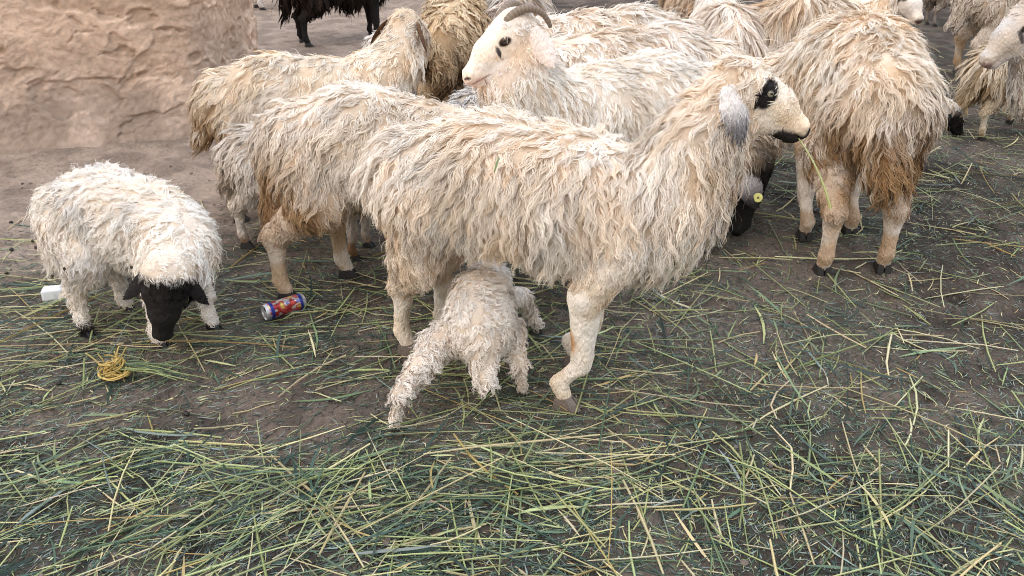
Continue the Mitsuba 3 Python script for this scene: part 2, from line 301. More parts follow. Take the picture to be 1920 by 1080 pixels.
    def fur(mask, spc, ln_, wd_, curl=.0, lift_=.38):
        fi, bc = scatter(v, f, spc, rng, mask * seen)
        if not len(fi): return
        p, m, w = place(fi, bc); M = len(p); h = L2H(p)
        inhead = (np.linalg.norm(h - [.07, 0, -.02], axis=1) < .2)[:, None]
        want = np.where(inhead, R @ np.array([-.8, 0, -.25]), np.array([-.25, 0, -1.0])) + .35 * rng.normal(size=(M, 3)) + curl * (nnoise(p * 60)[:, None] - .5) * 4 * np.cross(m, [0, 0, 1.0])
        cmb = unit(want - m * (want * m).sum(1)[:, None]); K = 3; t = np.linspace(0, 1, K)
        # bare nose, lips and eye surrounds
        nose = np.linalg.norm((h - [.212, 0, -.05]) / [.03, .035, .035], axis=1); eyed = np.linalg.norm((np.abs(h) * [1, 1, 1] - [.066, .056, .012]), axis=1); lip = np.abs(h[:, 2] + .066 - (.19 - h[:, 0]) * .15) + 10 * (h[:, 0] < .15)
        ll = ln_ * rng.uniform(.6, 1.2, M) * np.where(inhead[:, 0], np.clip(np.minimum(np.minimum(nose - .9, (eyed - .012) / .02), lip / .01), 0.05, 1), 1)
        path = np.zeros((M, K, 3)); path[:, 0] = p - m * .001; li = lift_ * rng.uniform(.4, 1.6, M)
        bend = np.cross(m, cmb) * (rng.normal(0, .35 + 2.0 * curl, M))[:, None]
        for k in range(1, K): path[:, k] = path[:, k - 1] + unit(cmb + m * (li * (1.1 - 1.4 * t[k]))[:, None] + bend * t[k]) * (ll / (K - 1))[:, None]
        wdt = wd_ * rng.uniform(.7, 1.2, M)[:, None] * (1 - .8 * t ** 2)[None, :]
        col = np.clip(colour(p, w, (1 + .34 * (rng.random(M) - .5))[:, None]), .004, .92)
        parts.append(ribbons(path, wdt, m, np.repeat(col[:, None], K, 1)))
    ishead = np.linalg.norm(L2H(v[f].mean(1)) - [.08, 0, -.03], axis=1) < .19
    if facefur: fur((fa <= .3) & ishead, fursp * .8, facefur, fursp * .5, curl=.5 if curlhead else .12)
    if legfur: fur((fa <= .3) & ~ishead, fursp, legfur * (1.6 if legwool else 1), fursp * .62, curl=.8 if legwool else .15)
    if parts:
        V, F, C = merge(parts); fv = W(V); STATS[key] = [len(x[1]) for x in parts]; add(key + '__fleece', W(V), F, C, 'mat_wool'); labels[key + '__fleece'] = {'kind': 'stuff'}
    # ---- eyes, ears, hooves
    if not part:
        for e in (1, -1):
            sp_ = trimesh.creation.icosphere(3, .0145 * hs); d = np.array(sp_.vertices); r = unit(d)
            o = unit([.42, .85 * e, .22]); xx = unit(np.cross([0, 0, 1.0], o)); yy = np.cross(o, xx); a, b, z = r @ xx, r @ yy, r @ o
            cc = np.where(((a / .40) ** 2 + (b / .17) ** 2 < 1)[:, None], [.006, .006, .006], np.where((a ** 2 + b ** 2 < .48)[:, None], eye, [.10, .07, .06]))
            cc = np.where((((a / .88) ** 2 + ((b + .06) / .46) ** 2 < 1) & (z > 0))[:, None], cc, lid)
            k = key + '__eye' + ('' if e > 0 else '_001'); add(k, W(H2L((.0655, .0525 * e, .013)) + d @ R.T), np.array(sp_.faces), cc, 'mat_shine')
            dd = np.array(ear['d'], float) * [1, e, 1]
            ec = np.array(earcol if earcol is not None else face); et = np.array(eartip if eartip is not None else ec)
            ev, ef, ecol = ear_mesh(np.array(ear.get('base', (-.012, .058, .008))) * [1, e, 1], dd, np.array(ear.get('out', (.35, .9, .2))) * [1, e, 1], ear.get('L', .115), ear.get('W', .062), ear.get('droop', .25), R.T @ np.array([0, 0, -1.0]), ec, et)
            if e < 0: ef = ef[:, ::-1]
            pe = H2L(ev); nn = vnormals(pe, ef); bits = [(pe, ef, ecol)]
            if ear.get('fur', .012):
                fi, bc = scatter(pe, ef, fursp * .8, rng); q = (pe[ef[fi]] * bc[..., None]).sum(1); m2 = unit((nn[ef[fi]] * bc[..., None]).sum(1)); dl = R @ (dd + np.array([0, 0, -.5])); M = len(q)
                cm = unit(dl + .45 * rng.normal(size=(M, 3)) + m2 * .2); t = np.linspace(0, 1, 4); pth = q[:, None] + cm[:, None] * (t * 1.0)[None, :, None] * (ear.get('fur', .012) * rng.uniform(.5, 1.3, M))[:, None, None]
                pth[..., 2] -= (t ** 2 * .3 * ear.get('fur', .012))[None, :]
                cq = (ecol[ef[fi]] * bc[..., None]).sum(1) * (1 + .25 * (rng.random(M) - .5))[:, None]
                bits.append(ribbons(pth, fursp * .5 * np.ones((M, 1)) * (1 - .7 * t)[None], m2, np.repeat(cq[:, None], 4, 1)))
            ev, ef, ecol = merge(bits); add(key + '__ear' + ('' if e > 0 else '_001'), W(ev), ef, ecol, 'mat_skin')
    for i, (hp, rr) in enumerate(hooves):
        hv, hfc = hoof_mesh(s * 1.12); add(key + '__hoof' + (f'_{i:03d}' if i else ''), W(hv + np.array(hp) * s), hfc, hoofcol, 'mat_hoof', smooth=False)
    return dict(W=W, H2L=H2L, R=R, hs=hs, hair=fv)

# ------------------------------------------------------------------ ground, mud wall
WALL = np.array([(-4.70, 3.47), (-3.6, 3.87), (-2.43, 4.30), (-2.05, 4.44), (-1.72, 4.555), (-1.60, 4.61), (-1.545, 4.67), (-1.52, 4.76), (-1.50, 4.95), (-1.46, 5.40)])
def wall_dist(x, y):
    """Distance in front of the wall's line (negative inside the wall)."""
    a, b = np.array([-4.70, 3.47]), np.array([-1.60, 4.61]); d = unit(b - a); nrm = np.array([d[1], -d[0]])
    r = np.stack([x - a[0], y - a[1]], -1); s = r @ d; q = r @ nrm; L = np.linalg.norm(b - a)
    return np.where(s > L, np.hypot(np.maximum(q, 0), s - L) + .15 * (q < 0), q)
rng_ = rng_of('hoof prints'); PR = np.stack([rng_.uniform(-2.6, 2.6, 420), rng_.uniform(1.3, 5.2, 420)], 1); PA = rng_.random(420) * 6.3; PD = cKDTree(PR)
def height(x, y):
    p = np.stack([x, y, 0 * x], -1); near = np.exp(-np.hypot(x, y - 2.5) / 8)
    h = .020 * (nfbm(p * 1.6, 3, seed=21) - .5) + .014 * (nfbm(p * 9, 3, seed=22) - .5) + near * .010 * np.abs(nfbm(p * 26, 2, seed=23) - .5)
    h = h - .012 * sstep(.62, .72, nnoise(p * 11, seed=24)) * near
    q = np.stack([x, y], -1); dd, ii = PD.query(q, k=1, distance_upper_bound=.12); ok = np.isfinite(dd); ii = np.where(ok, ii, 0); e = q - PR[ii]
    u = e[..., 0] * np.cos(PA[ii]) + e[..., 1] * np.sin(PA[ii]); w = -e[..., 0] * np.sin(PA[ii]) + e[..., 1] * np.cos(PA[ii]); m = np.sqrt((u / .032) ** 2 + ((np.abs(w) - .011) / .014) ** 2)
    h = h + np.where(ok, -.010 * sstep(1.15, .75, m) + .004 * np.exp(-((m - 1.5) / .35) ** 2), 0)
    wd = wall_dist(x, y); return h * sstep(-.1, .6, wd + .3) + .035 * np.exp(-np.maximum(wd, -.2) / .16) * (x < -1.2) * sstep(-.2, .02, wd)
th = np.concatenate([np.linspace(-180, -42, 24)[:-1], np.linspace(-42, 42, 330), np.linspace(42, 180, 24)[1:]]); rr = np.concatenate([np.geomspace(.25, 1.15, 8)[:-1], np.geomspace(1.15, 7.5, 330), np.geomspace(7.5, 140, 40)[1:]])
tg, rg = np.meshgrid(np.radians(th), rr, indexing='ij'); gx, gy = rg * np.sin(tg), rg * np.cos(tg)
gv = np.stack([gx, gy, height(gx, gy)], -1).reshape(-1, 3); nr = len(rr)
i, j = np.meshgrid(np.arange(len(th) - 1), np.arange(nr - 1), indexing='ij'); q = np.stack([i * nr + j, i * nr + j + 1, (i + 1) * nr + j + 1, (i + 1) * nr + j], -1).reshape(-1, 4)
q = q[:, ::-1]; gf = np.vstack([q[:, [0, 1, 2]], q[:, [0, 2, 3]]])
def ground_bump(p, n, uv):
    return .007 * fbm(p.x * 40, p.y * 40, 0.0, 3) + .005 * smoothstep(.5, .75, noise(p.x * 95, p.y * 95, 1.0)) + .0016 * noise(p.x * 260, p.y * 260, 2.0)
def ground_col(p, n, uv):
    big = fbm(p.x * 1.3 + 5, p.y * 1.3, 1.0, 3); mid = fbm(p.x * 9, p.y * 9, 3.0, 3); fine = noise(p.x * 120, p.y * 120, 5.0)
    damp = mix([.046, .037, .031], [.135, .106, .087], smoothstep(.33, .66, big * .55 + mid * .45))
    # crushed green leaf dust trodden into the soil
    damp = mix(damp, [.040, .048, .036], .55 * smoothstep(.50, .68, fbm(p.x * 3 + 9, p.y * 3, 7.0, 3)) * smoothstep(.35, .6, fine))
    dry = mix([.205, .160, .130], [.30, .235, .192], smoothstep(.3, .7, mid))
    # dry trodden dust along the foot of the wall
    w = (p.x + 4.70) * .3442 - (p.y - 3.47) * .9389
    k = smoothstep(1.75, 1.05, w + (big - .5) * 1.1) * smoothstep(-.45, -.95, p.x + (mid - .5) * .4)
    col = mix(damp, dry, k)
    return col * (.82 + .36 * fine) * (.9 + .2 * noise(p.x * 33, p.y * 33, 8.0))
scene['mat_ground'] = {'type': 'bumpmap', 'arbitrary': mikit.proc(ground_bump, eps=.002), 'scale': 1.0, 'bsdf': {'type': 'principled', 'base_color': mikit.proc(ground_col), 'roughness': .9, 'specular': .2}}
scene['ground'] = mikit.ply((gv, gf), 'mat_ground', smooth=True)
tag('ground', 'trodden brown earth of the sheep yard', kind='structure')

def mud_wall():
    seg = np.linalg.norm(np.diff(WALL, axis=0), axis=1); cum = np.concatenate([[0], np.cumsum(seg)]); L = cum[-1]
    s = np.concatenate([np.linspace(0, 1.2, 50)[:-1], np.linspace(1.2, 3.9, 400), np.linspace(3.9, L, 40)[1:]]); z = np.concatenate([np.linspace(-.06, .95, 150), np.linspace(.95, 1.75, 24)[1:]])
    sx, sy = np.interp(s, cum, WALL[:, 0]), np.interp(s, cum, WALL[:, 1]); 
    k = np.ones(9) / 9; px = np.concatenate([np.full(4, sx[0]), sx, np.full(4, sx[-1])]); py = np.concatenate([np.full(4, sy[0]), sy, np.full(4, sy[-1])]); sx, sy = np.convolve(px, k, 'valid'), np.convolve(py, k, 'valid')
    d = unit(np.stack([np.gradient(sx), np.gradient(sy)], -1)); nrm = np.stack([d[:, 1], -d[:, 0]], -1)
    S, Z = np.meshgrid(s, z, indexing='ij'); P = np.stack([S, Z, 0 * S], -1)
    flare = .10 * np.exp(-np.maximum(Z, 0) / .13) - .05 * Z
    W2 = np.stack([nfbm(P * [5, 7, 1] + 20, 3, seed=42), nfbm(P * [5, 7, 1] + 40, 3, seed=43), 0 * S], -1) - [.5, .5, 0]; P = P + W2 * .10
    rough = .040 * (nfbm(P * [1.8, 2.4, 1], 3, seed=31) - .5) + .013 * (nfbm(P * [6, 9, 1], 3, seed=32) - .5) + .012 * (nfbm(P * [26, 34, 1], 2, seed=33) - .5)
    up = sstep(.10, .42, Z + (nfbm(P * 3, 2, seed=35) - .5) * .3)
    warp = (nfbm(P * 14, 3, seed=36) - .5)
    flake = sstep(.575, .595, nfbm(P * [2.6, 4.2, 1] + 4, 3, seed=34) + warp * .22)              # plaster that has come away
    pits = sstep(.64, .72, nfbm(P * [9, 16, 1] + 2, 3, seed=37) + warp * .1) * up
    crack = np.exp(-((nfbm(P * [4, 6, 1] + 8, 3, seed=38) + warp * .12 - .5) / .006) ** 2) * up * sstep(.5, .62, nfbm(P * [3, 3, 1] + 50, 2, seed=44))
    off = flare + rough - .010 * flake - .012 * pits - .008 * crack
    X = sx[:, None] + nrm[:, :1] * off + .10 * Z * sstep(2.9, 3.3, S); Y = sy[:, None] + nrm[:, 1:] * off
    dirt_shade = sstep(.56, .06, Z + (nfbm(P * [2.2, 3, 1], 3, seed=39) - .5) * .50 - .12 * sstep(2.2, 3.3, S))[..., None]  # splashed dirt plus occlusion shade, both painted in towards the wall foot
    tone = nfbm(P * [5, 7, 1], 4, seed=40)[..., None]; fine = nnoise(P * 70, seed=41)[..., None]
    col = lerp((.57, .41, .305), (.76, .565, .43), sstep(.3, .7, tone)); col = lerp(col, (.46, .325, .235), .75 * flake[..., None]); col = lerp(col, (.30, .19, .12), (.5 * pits + .6 * crack)[..., None] * .6)
    col = lerp(col, lerp((.28, .215, .172), (.40, .31, .25), sstep(.35, .65, tone)), np.maximum(dirt_shade * .85, sstep(.10, .02, Z)[..., None])) * (.84 + .32 * fine) * (.9 + .2 * nnoise(P * [160, 160, 1], seed=47)[..., None])
    nz = len(z); v = np.stack([X, Y, Z], -1).reshape(-1, 3); a, b = np.meshgrid(np.arange(len(s) - 1), np.arange(nz - 1), indexing='ij')
    q = np.stack([a * nz + b, (a + 1) * nz + b, (a + 1) * nz + b + 1, a * nz + b + 1], -1).reshape(-1, 4)
    # top and back of the wall
    top = np.arange(len(s)) * nz + nz - 1; bx = np.minimum(sx - .02, -1.55); back = np.stack([sx * 0 + np.minimum(sx, -1.75) - .15, sy + .55 * sstep(0, 1, 1 - (s > 3.9)), 0 * s + 1.70], -1); n0 = len(v); n1 = n0 + len(s)
    v = np.vstack([v, back, back * [1, 1, 0]]); r = np.arange(len(s) - 1)
    q = np.vstack([q, np.stack([top[:-1], top[1:], n0 + r + 1, n0 + r], 1), np.stack([n0 + r, n0 + r + 1, n1 + r + 1, n1 + r], 1)])
    c = np.vstack([col.reshape(-1, 3), np.tile([.55, .38, .26], (2 * len(s), 1))])
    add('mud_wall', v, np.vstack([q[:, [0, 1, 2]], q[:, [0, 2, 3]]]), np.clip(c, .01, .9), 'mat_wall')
scene['mat_wall'] = {'type': 'twosided', 'b': {'type': 'bumpmap', 'arbitrary': mikit.proc(lambda p, n, uv: .009 * fbm(p.x * 48, p.y * 48, p.z * 48, 4) + .003 * noise(p.x * 190, p.y * 190, p.z * 190), eps=.002), 'scale': 1.0, 'bsdf': {'type': 'principled', 'base_color': VC, 'roughness': .95, 'specular': .15}}}
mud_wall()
tag('mud_wall', 'tan weathered mud wall with flaking plaster ending left of the black sheep', 'wall')

# ------------------------------------------------------------------ the flock
WHITE, CREAM, TAN, BLACK = (.90, .85, .785), (.74, .64, .50), (.60, .42, .25), (.018, .016, .016)
GRAZE = dict(neck=[((.30, 0, .50), .115), ((.44, 0, .42), .088)], poll=(.54, 0, .32), hf=(.42, 0, -.9), hup=(.9, 0, .42))

# the nursing ewe in the middle
G_ = {}
G_['sheep'] = sheep('sheep', (.02, 2.165), -16, 1.0, trunk=[((-.27, 0, .565), .125), ((-.08, 0, .572), .148), ((.12, 0, .542), .160), ((.30, 0, .525), .138)],
    neck=[((.380, 0, .60), .108), ((.430, 0, .725), .088)], poll=(.494, 0, .845), hf=(.9, .18, -.36), headscale=.84, tail=None,
    feet=dict(FR=(.138, -.08), FL=(.114, .152), HR=(-.357, .085), HL=(-.28, .20)), thigh=.6, thighr=.85,
    L=.088, sp=0.0224, per=21, sw=0.0022, nk=8, wave=(.005, .048), lift=.34, back=.30, topk=.75, crown=.72, legr=.92, straight=1.0, woolmarks=[((-.035, 0, .02), (.07, .1, .08), .75), ((-.01, 0, -.06), (.055, .09, .06), .6)], res=.010, headres=.0036, fursp=.0058, facefur=.020, legfur=.010, curlhead=True,
    white=WHITE, tan=(.81, .66, .49), tanmix=.5, stain=(.60, .42, .25), stainamt=.42, stainz=.34, leg=(.72, .60, .46), face=(.84, .75, .64), hoofcol=(.16, .13, .11),
    marks=[('h', (.066, .055, .012, 1), (.026, .05, .044), BLACK, .12), ('h', (.192, 0, -.082), (.070, .06, .030), (.02, .017, .015), .25), ('h', (.222, 0, -.045), (.020, .03, .024), BLACK, .2), ('l', (.15, -.08, .21), (.04, .035, .04), (.46, .25, .10), .3)],
    eye=(.30, .27, .19), ear=dict(d=(.42, .48, -.55), base=(-.030, .066, .0), out=(.2, 1, .45), L=.118, W=.075, droop=.25, fur=.018), earcol=(.78, .74, .72), eartip=(.13, .125, .13))
tag('sheep', 'cream long-wooled ewe standing side-on with black eye patch and grass in its mouth', 'sheep')

# ewe behind it, head down out of sight
sheep('sheep_001', (-.31, 2.70), -8, 1.0, feet=dict(HR=(-.40, -.08), HL=(-.26, .11), FR=(.22, -.09)), trunk=[((-.33, 0, .50), .135), ((-.14, 0, .515), .160), ((.08, 0, .46), .165), ((.24, 0, .43), .135)], tail=((-.40, 0, .47), (-.43, 0, .30)), **GRAZE, L=.08, sp=0.0269, per=18, sw=0.0027, topk=.7, wave=(.005, .045), lift=.34, back=.25, res=.013, headres=.009, fursp=.007,
    white=WHITE, tan=(.80, .64, .45), tanmix=.35, stain=(.34, .20, .09), stainamt=1.35, stainz=.36, leg=(.54, .40, .26))
tag('sheep_001', 'cream ewe with brown stained rump standing right behind the nursing ewe', 'sheep')
sheep('sheep_002', (-.70, 3.12), -14, .69, feet=dict(HR=(-.36, -.1)), **GRAZE, L=.08, sp=0.0256, per=13, sw=0.0034, wave=(.005, .045), res=.015, headres=.01, fursp=.008, white=(.78, .73, .68), tan=(.64, .56, .46), stain=(.34, .24, .15), stainamt=.5, leg=(.25, .15, .08), face=(.3, .2, .12))
tag('sheep_002', 'smaller greyish sheep half hidden between the wall and the cream ewe with brown stained rump', 'sheep')
sheep('sheep_003', (-.78, 3.55), 12, .90, neck=[((.29, .03, .55), .125), ((.39, .08, .63), .105)], poll=(.44, .13, .76), hf=(.55, .75, -.38), tail=((-.41, 0, .46), (-.45, 0, .36)), L=.068, sp=.028, per=13, sw=.0036, nk=6, topk=.75, wave=(.004, .045), res=.014, headres=.009, fursp=.007, headwool=.7,
    white=(.89, .83, .74), tan=(.79, .64, .46), tanmix=.5, stain=(.36, .22, .10), stainamt=1.2, stainz=.3, earcol=(.14, .075, .04), eartip=(.10, .05, .03), ear=dict(d=(-.2, .55, -.75), base=(-.02, .075, .01), fur=.006, L=.115, W=.055))
tag('sheep_003', 'cream sheep in front of the mud wall, seen from behind its head, with brown ears', 'sheep')

# grazing lamb with a black face
G_['lamb'] = sheep('lamb', (-1.10, 2.52), -18, .66, trunk=[((-.30, 0, .50), .17), ((-.12, 0, .535), .19), ((.08, 0, .49), .195), ((.22, -.03, .46), .175)], neck=[((.30, -.10, .44), .145), ((.35, -.19, .40), .118)], poll=(.425, -.335, .455), hf=(-.11, -.20, -.97), hup=(.57, -.66, .40), headscale=1.34,
    feet=dict(HR=(-.19, -.18), HL=(-.20, .10), FR=(.18, -.16), FL=(.30, .06)), legr=1.25, tail=((-.42, 0, .42), (-.46, 0, .26)), L=.048, sp=.0185, per=15, sw=.0023, nk=6, wave=(.0045, .028), lift=.5, topk=.9, woolwhite=1.0, woolmarks=[((-.025, 0, .045), (.040, .05, .042), .6)], swirl=1.5, back=.4, res=.009, headres=.0045, fursp=.0045, legwool=.35, fly=.06,
    white=(.92, .89, .85), tan=(.87, .77, .64), tanmix=.4, stainamt=.12, stain=(.5, .36, .24), leg=(.74, .64, .54), face=BLACK, earcol=BLACK, eye=(.12, .08, .04), facefur=.006, hoofcol=(.015, .014, .014),
    marks=[('h', (.085, 0, 0), (.112, .115, .13), BLACK, .12), ('l', (-.20, -.18, .045), (.05, .05, .045), BLACK, .2)], ear=dict(d=(.60, .50, -.35), base=(.0, .062, .01), out=(-.1, 1, .5), L=.10, W=.058, fur=.006))
tag('lamb', 'white fluffy lamb with black face grazing with lowered head in front of the mud wall', 'sheep')

# suckling lamb seen from behind
sheep('lamb_001', (-.075, 2.24), 86, .46, thighr=1.0, trunk=[((-.28, 0, .48), .215), ((-.14, 0, .50), .20), ((.08, 0, .45), .17), ((.25, 0, .42), .14)], neck=[((.30, 0, .44), .115), ((.42, 0, .44), .09)], poll=(.52, .02, .46), hf=(.9, 0, .35), feet=dict(HL=(-.66, .42), HR=(-.26, -.24), FL=(.30, .10), FR=(.50, -.30)), legr=1.15,
    tail=((-.46, -.04, .42), (-.53, -.05, .27)), tailr=.085, L=.036, sp=.0160, per=13, sw=.0024, nk=6, wave=(.005, .022), lift=.45, swirl=2.0, back=.2, res=.008, headres=.006, fursp=.005, legwool=.75, white=(.91, .87, .82), tan=(.84, .74, .61), tanmix=.35, stainamt=.15, stain=(.5, .36, .24), leg=(.74, .64, .54), face=(.7, .6, .5), hoofcol=(.05, .04, .035))
tag('lamb_001', 'small curly white lamb seen from behind suckling under the nursing ewe', 'sheep')

# the ram
G_['ram'] = sheep('ram', (.34, 3.07), 203, 1.02, neck=[((.30, 0, .55), .135), ((.36, .03, .66), .11)], poll=(.375, .06, .80), hf=(.90, .06, -.43), headscale=.93, headwool=.05, L=.062, sp=.0250, per=13, sw=.0029, nk=6, wave=(.004, .04), lift=.4, topk=.7, res=.012, headres=.0036, fursp=.006, facefur=.010, curlhead=True, woolmarks=[((-.045, 0, .02), (.055, .08, .07), .55)],
    white=(.92, .89, .84), tan=(.82, .70, .55), tanmix=.3, stainamt=.15, face=(.88, .82, .77), eye=(.07, .035, .02),
    marks=[('h', (.068, .056, .012, 1), (.022, .02, .014), (.035, .02, .016), .15), ('h', (.100, .050, -.010, 1), (.007, .02, .020), (.06, .05, .05), .3), ('h', (.205, 0, -.066), (.04, .05, .020), (.70, .52, .44), .4), ('h', (.214, .016, -.041, 1), (.017, .013, .0055), (.09, .06, .05), .2), ('h', (.185, .03, -.0655, 1), (.045, .02, .0032), (.36, .23, .18), .3)],
    ear=dict(d=(-.02, .45, -.85), base=(-.022, .070, .005), out=(.25, 1, .2), L=.125, W=.075, droop=.1, fur=.006), earcol=(.86, .75, .68))
tag('ram', 'white ram with a curved grey-brown horn and dark tear mark, head raised in profile', 'sheep')

# the big sheep seen from behind on the right, grazing back towards the left
G_['h'] = sheep('sheep_004', (1.165, 3.32), 89, 1.05, trunk=[((-.31, -.045, .545), .165), ((-.13, -.04, .575), .185), ((.08, -.03, .55), .18), ((.22, -.02, .51), .15)], neck=[((.25, .10, .45), .12), ((.09, .27, .33), .088)], poll=(-.07, .315, .265), hf=(-.12, .20, -.95), hup=(-.35, .9, .2), headscale=1.12,
    feet=dict(HL=(-.41, .10), HR=(-.36, -.11), FL=(-.10, .075), FR=(-.05, -.10)), L=.088, sp=.0275, per=17, sw=.0030, nk=7, topk=.75, wave=(.0055, .055), lift=.5, back=.2, res=.011, headres=.007, fursp=.006, fly=.05, tail=((-.43, 0, .47), (-.49, -.02, .36)), tailr=.075,
    white=(.90, .85, .78), tan=(.78, .61, .42), tanmix=.48, rearz=(.66, .44), stain=(.27, .15, .06), stainamt=1.5, stainz=.34, leg=(.54, .39, .26), face=BLACK, earcol=(.42, .39, .39), eartip=BLACK, ear=dict(d=(.85, .42, -.1), out=(-.2, 1, 0), L=.135, W=.095, droop=0., fur=.006))
tag('sheep_004', 'shaggy cream sheep with brown soiled hindquarters seen from behind, grazing with a tagged black face', 'sheep')

far = dict(nk=6, res=.018, headres=.013, fursp=.010, facefur=.010)
sheep('sheep_005', (-.28, 4.72), 86, 1.0, L=.075, sp=0.0333, per=10, sw=0.0063, wave=(.006, .04), white=(.76, .63, .46), tan=(.62, .45, .27), tanmix=.5, stain=(.12, .065, .03), stainamt=.9, stainz=.42, lift=.4, swirl=1.8, **far)
tag('sheep_005', 'light brown sheep with dark soiled rump seen from behind, left of the ram', 'sheep')
sheep('lamb_002', (-.10, 3.62), 66, .70, **GRAZE, L=.05, sp=0.0230, per=10, sw=0.0042, wave=(.004, .04), white=(.74, .71, .68), tan=(.16, .15, .15), tanmix=.3, stain=(.05, .045, .045), stainamt=1.0, stainz=.52, lift=.5, res=.014, headres=.012, fursp=.010)
tag('lamb_002', 'small white and dark grey sheep below the chin of the ram', 'sheep')
sheep('lamb_003', (-.66, 4.92), 100, .68, **GRAZE, L=.05, sp=0.0282, per=8, sw=0.0059, wave=(.004, .04), white=(.85, .82, .78), tan=(.8, .75, .7), stainamt=0, **far)
tag('lamb_003', 'small white sheep hidden behind the head of the cream sheep with brown ears', 'sheep')
sheep('sheep_006', (.44, 3.66), 182, 1.02, **GRAZE, L=.075, sp=0.0294, per=10, sw=0.0050, wave=(.004, .05), white=(.91, .87, .82), tan=(.70, .56, .41), tanmix=.5, stainamt=.3, **far)
tag('sheep_006', 'white sheep with a tan flank standing directly behind the ram', 'sheep')
sheep('sheep_007', (.40, 4.22), 178, 1.0, L=.09, sp=0.0333, per=10, sw=0.0055, wave=(.006, .06), white=(.91, .87, .82), tan=(.80, .67, .53), tanmix=.5, stainamt=.2, fly=.06, **{**GRAZE}, **far)
tag('sheep_007', 'cream sheep with windblown wool, second in the row behind the ram', 'sheep')
sheep('sheep_008', (.03, 5.15), 78, .95, L=.11, sp=0.0358, per=10, sw=0.0063, wave=(.003, .12), swirl=.4, white=(.74, .70, .66), tan=(.66, .50, .36), tanmix=.5, stainamt=.2, **far)
tag('sheep_008', 'grey and cream sheep cut by the top edge, right of the light brown one', 'sheep')
sheep('sheep_009', (1.10, 5.95), 88, .95, L=.11, sp=0.0384, per=10, sw=0.0067, wave=(.003, .12), swirl=.4, white=(.72, .60, .48), tan=(.56, .40, .26), tanmix=.6, stain=(.2, .12, .06), stainamt=.5, **far)
tag('sheep_009', 'tan sheep mostly hidden behind the smooth-haired sheep with a parted back', 'sheep')
sheep('sheep_010', (1.06, 4.78), 87, .95, trunkr=.88, L=.13, sp=0.0282, per=12, sw=0.0050, wave=(.002, .15), swirl=.25, back=.5, lift=.12, colvar=.14, white=(.89, .83, .76), tan=(.80, .67, .55), tanmix=.45, stainamt=.05, tail=((-.42, 0, .44), (-.45, 0, .3)), **far)
tag('sheep_010', 'smooth-haired cream sheep with its long coat parted along the spine, seen from behind', 'sheep')
sheep('sheep_011', (1.68, 5.20), 2, .90, neck=[((.30, -.02, .54), .10), ((.38, -.05, .63), .075)], poll=(.44, -.08, .71), hf=(.25, -.8, -.5), L=.16, sp=0.0333, per=12, sw=0.0055, wave=(.004, .09), swirl=.35, back=.1, lift=.15, white=(.89, .81, .71), tan=(.74, .57, .40), tanmix=.65, stain=(.22, .12, .06), stainamt=.8, stainz=.38, face=(.78, .72, .66), eye=(.02, .015, .012), earcol=(.7, .6, .5), ear=dict(d=(-.2, .85, -.2), fur=.006),
    marks=[('h', (.068, .056, .012, 1), (.03, .03, .025), BLACK, .2), ('h', (.222, .0, -.05), (.02, .03, .02), (.09, .05, .045), .2)], res=.016, headres=.008, fursp=.009, facefur=.008)
tag('sheep_011', 'long-haired tan and cream sheep standing side-on with its white face turned to the camera', 'sheep')
sheep('lamb_004', (3.66, 7.95), 8, .58, **GRAZE, L=.06, sp=0.0384, per=8, sw=0.0076, wave=(.004, .05), white=(.30, .28, .26), tan=(.18, .16, .15), tanmix=.6, stainamt=.3, leg=(.22, .18, .15), face=(.2, .18, .17), **far)
tag('lamb_004', 'dark grey lamb far back beside the pale sheep at the right edge', 'sheep')
sheep('sheep_012', (3.24, 6.0), 4, 1.02, L=.07, sp=0.0358, per=10, sw=0.0067, wave=(.005, .05), white=(.66, .60, .53), tan=(.52, .43, .34), tanmix=.5, stainamt=.1, leg=(.40, .27, .16), **far)
tag('sheep_012', 'pale grey sheep with brown and white legs cut by the right edge', 'sheep')
sheep('sheep_013', (2.30, 3.52), 188, 1.0, feet=dict(FL=(.03, .09), FR=(.06, -.09)), neck=[((.30, 0, .55), .12), ((.38, 0, .66), .09)], poll=(.43, .0, .76), hf=(.85, .05, -.52), headscale=1.0, L=.07, sp=0.0307, per=8, sw=0.0050, wave=(.004, .05), white=(.70, .67, .64), tan=(.6, .5, .4), face=(.56, .53, .51), facefur=.012, curlhead=True, woolmarks=[((-.03, 0, .02), (.06, .08, .07), .5)], eye=(.05, .03, .025), res=.014, headres=.005, fursp=.007,
    marks=[('h', (.068, .056, .012, 1), (.022, .02, .014), (.03, .025, .022), .15), ('h', (.09, .052, -.012, 1), (.008, .02, .03), (.12, .10, .10), .2), ('h', (.215, .0, -.06), (.02, .04, .02), (.30, .2, .18), .3)], earcol=(.65, .58, .53))
tag('sheep_013', 'white face of a sheep looking in from the right edge', 'sheep')
sheep('sheep_014', (2.52, 4.72), 28, .66, **GRAZE, L=.10, sp=0.0282, per=10, sw=0.0050, wave=(.004, .07), swirl=.6, white=(.76, .69, .58), tan=(.58, .44, .29), tanmix=.5, stain=(.34, .24, .13), stainamt=.7, stainz=.4, leg=(.42, .32, .2), res=.014, headres=.012, fursp=.008)
tag('sheep_014', 'small cream sheep with tan legs below the white face at the right edge', 'sheep')
sheep('lamb_005', (1.63, 4.02), 4, .58, neck=[((.28, 0, .48), .12), ((.40, 0, .48), .10)], poll=(.50, 0, .47), hf=(.75, .1, -.65), L=.05, sp=0.0256, per=8, sw=0.0042, wave=(.004, .04), white=(.82, .78, .74), stainamt=.1, face=BLACK, earcol=BLACK, marks=[('h', (.08, 0, .03), (.12, .022, .05), (.75, .72, .70), .2)], headwool=.3, res=.014, headres=.009, fursp=.008)
tag('lamb_005', 'black and white face of a lamb peeping out behind the shaggy cream sheep', 'sheep')
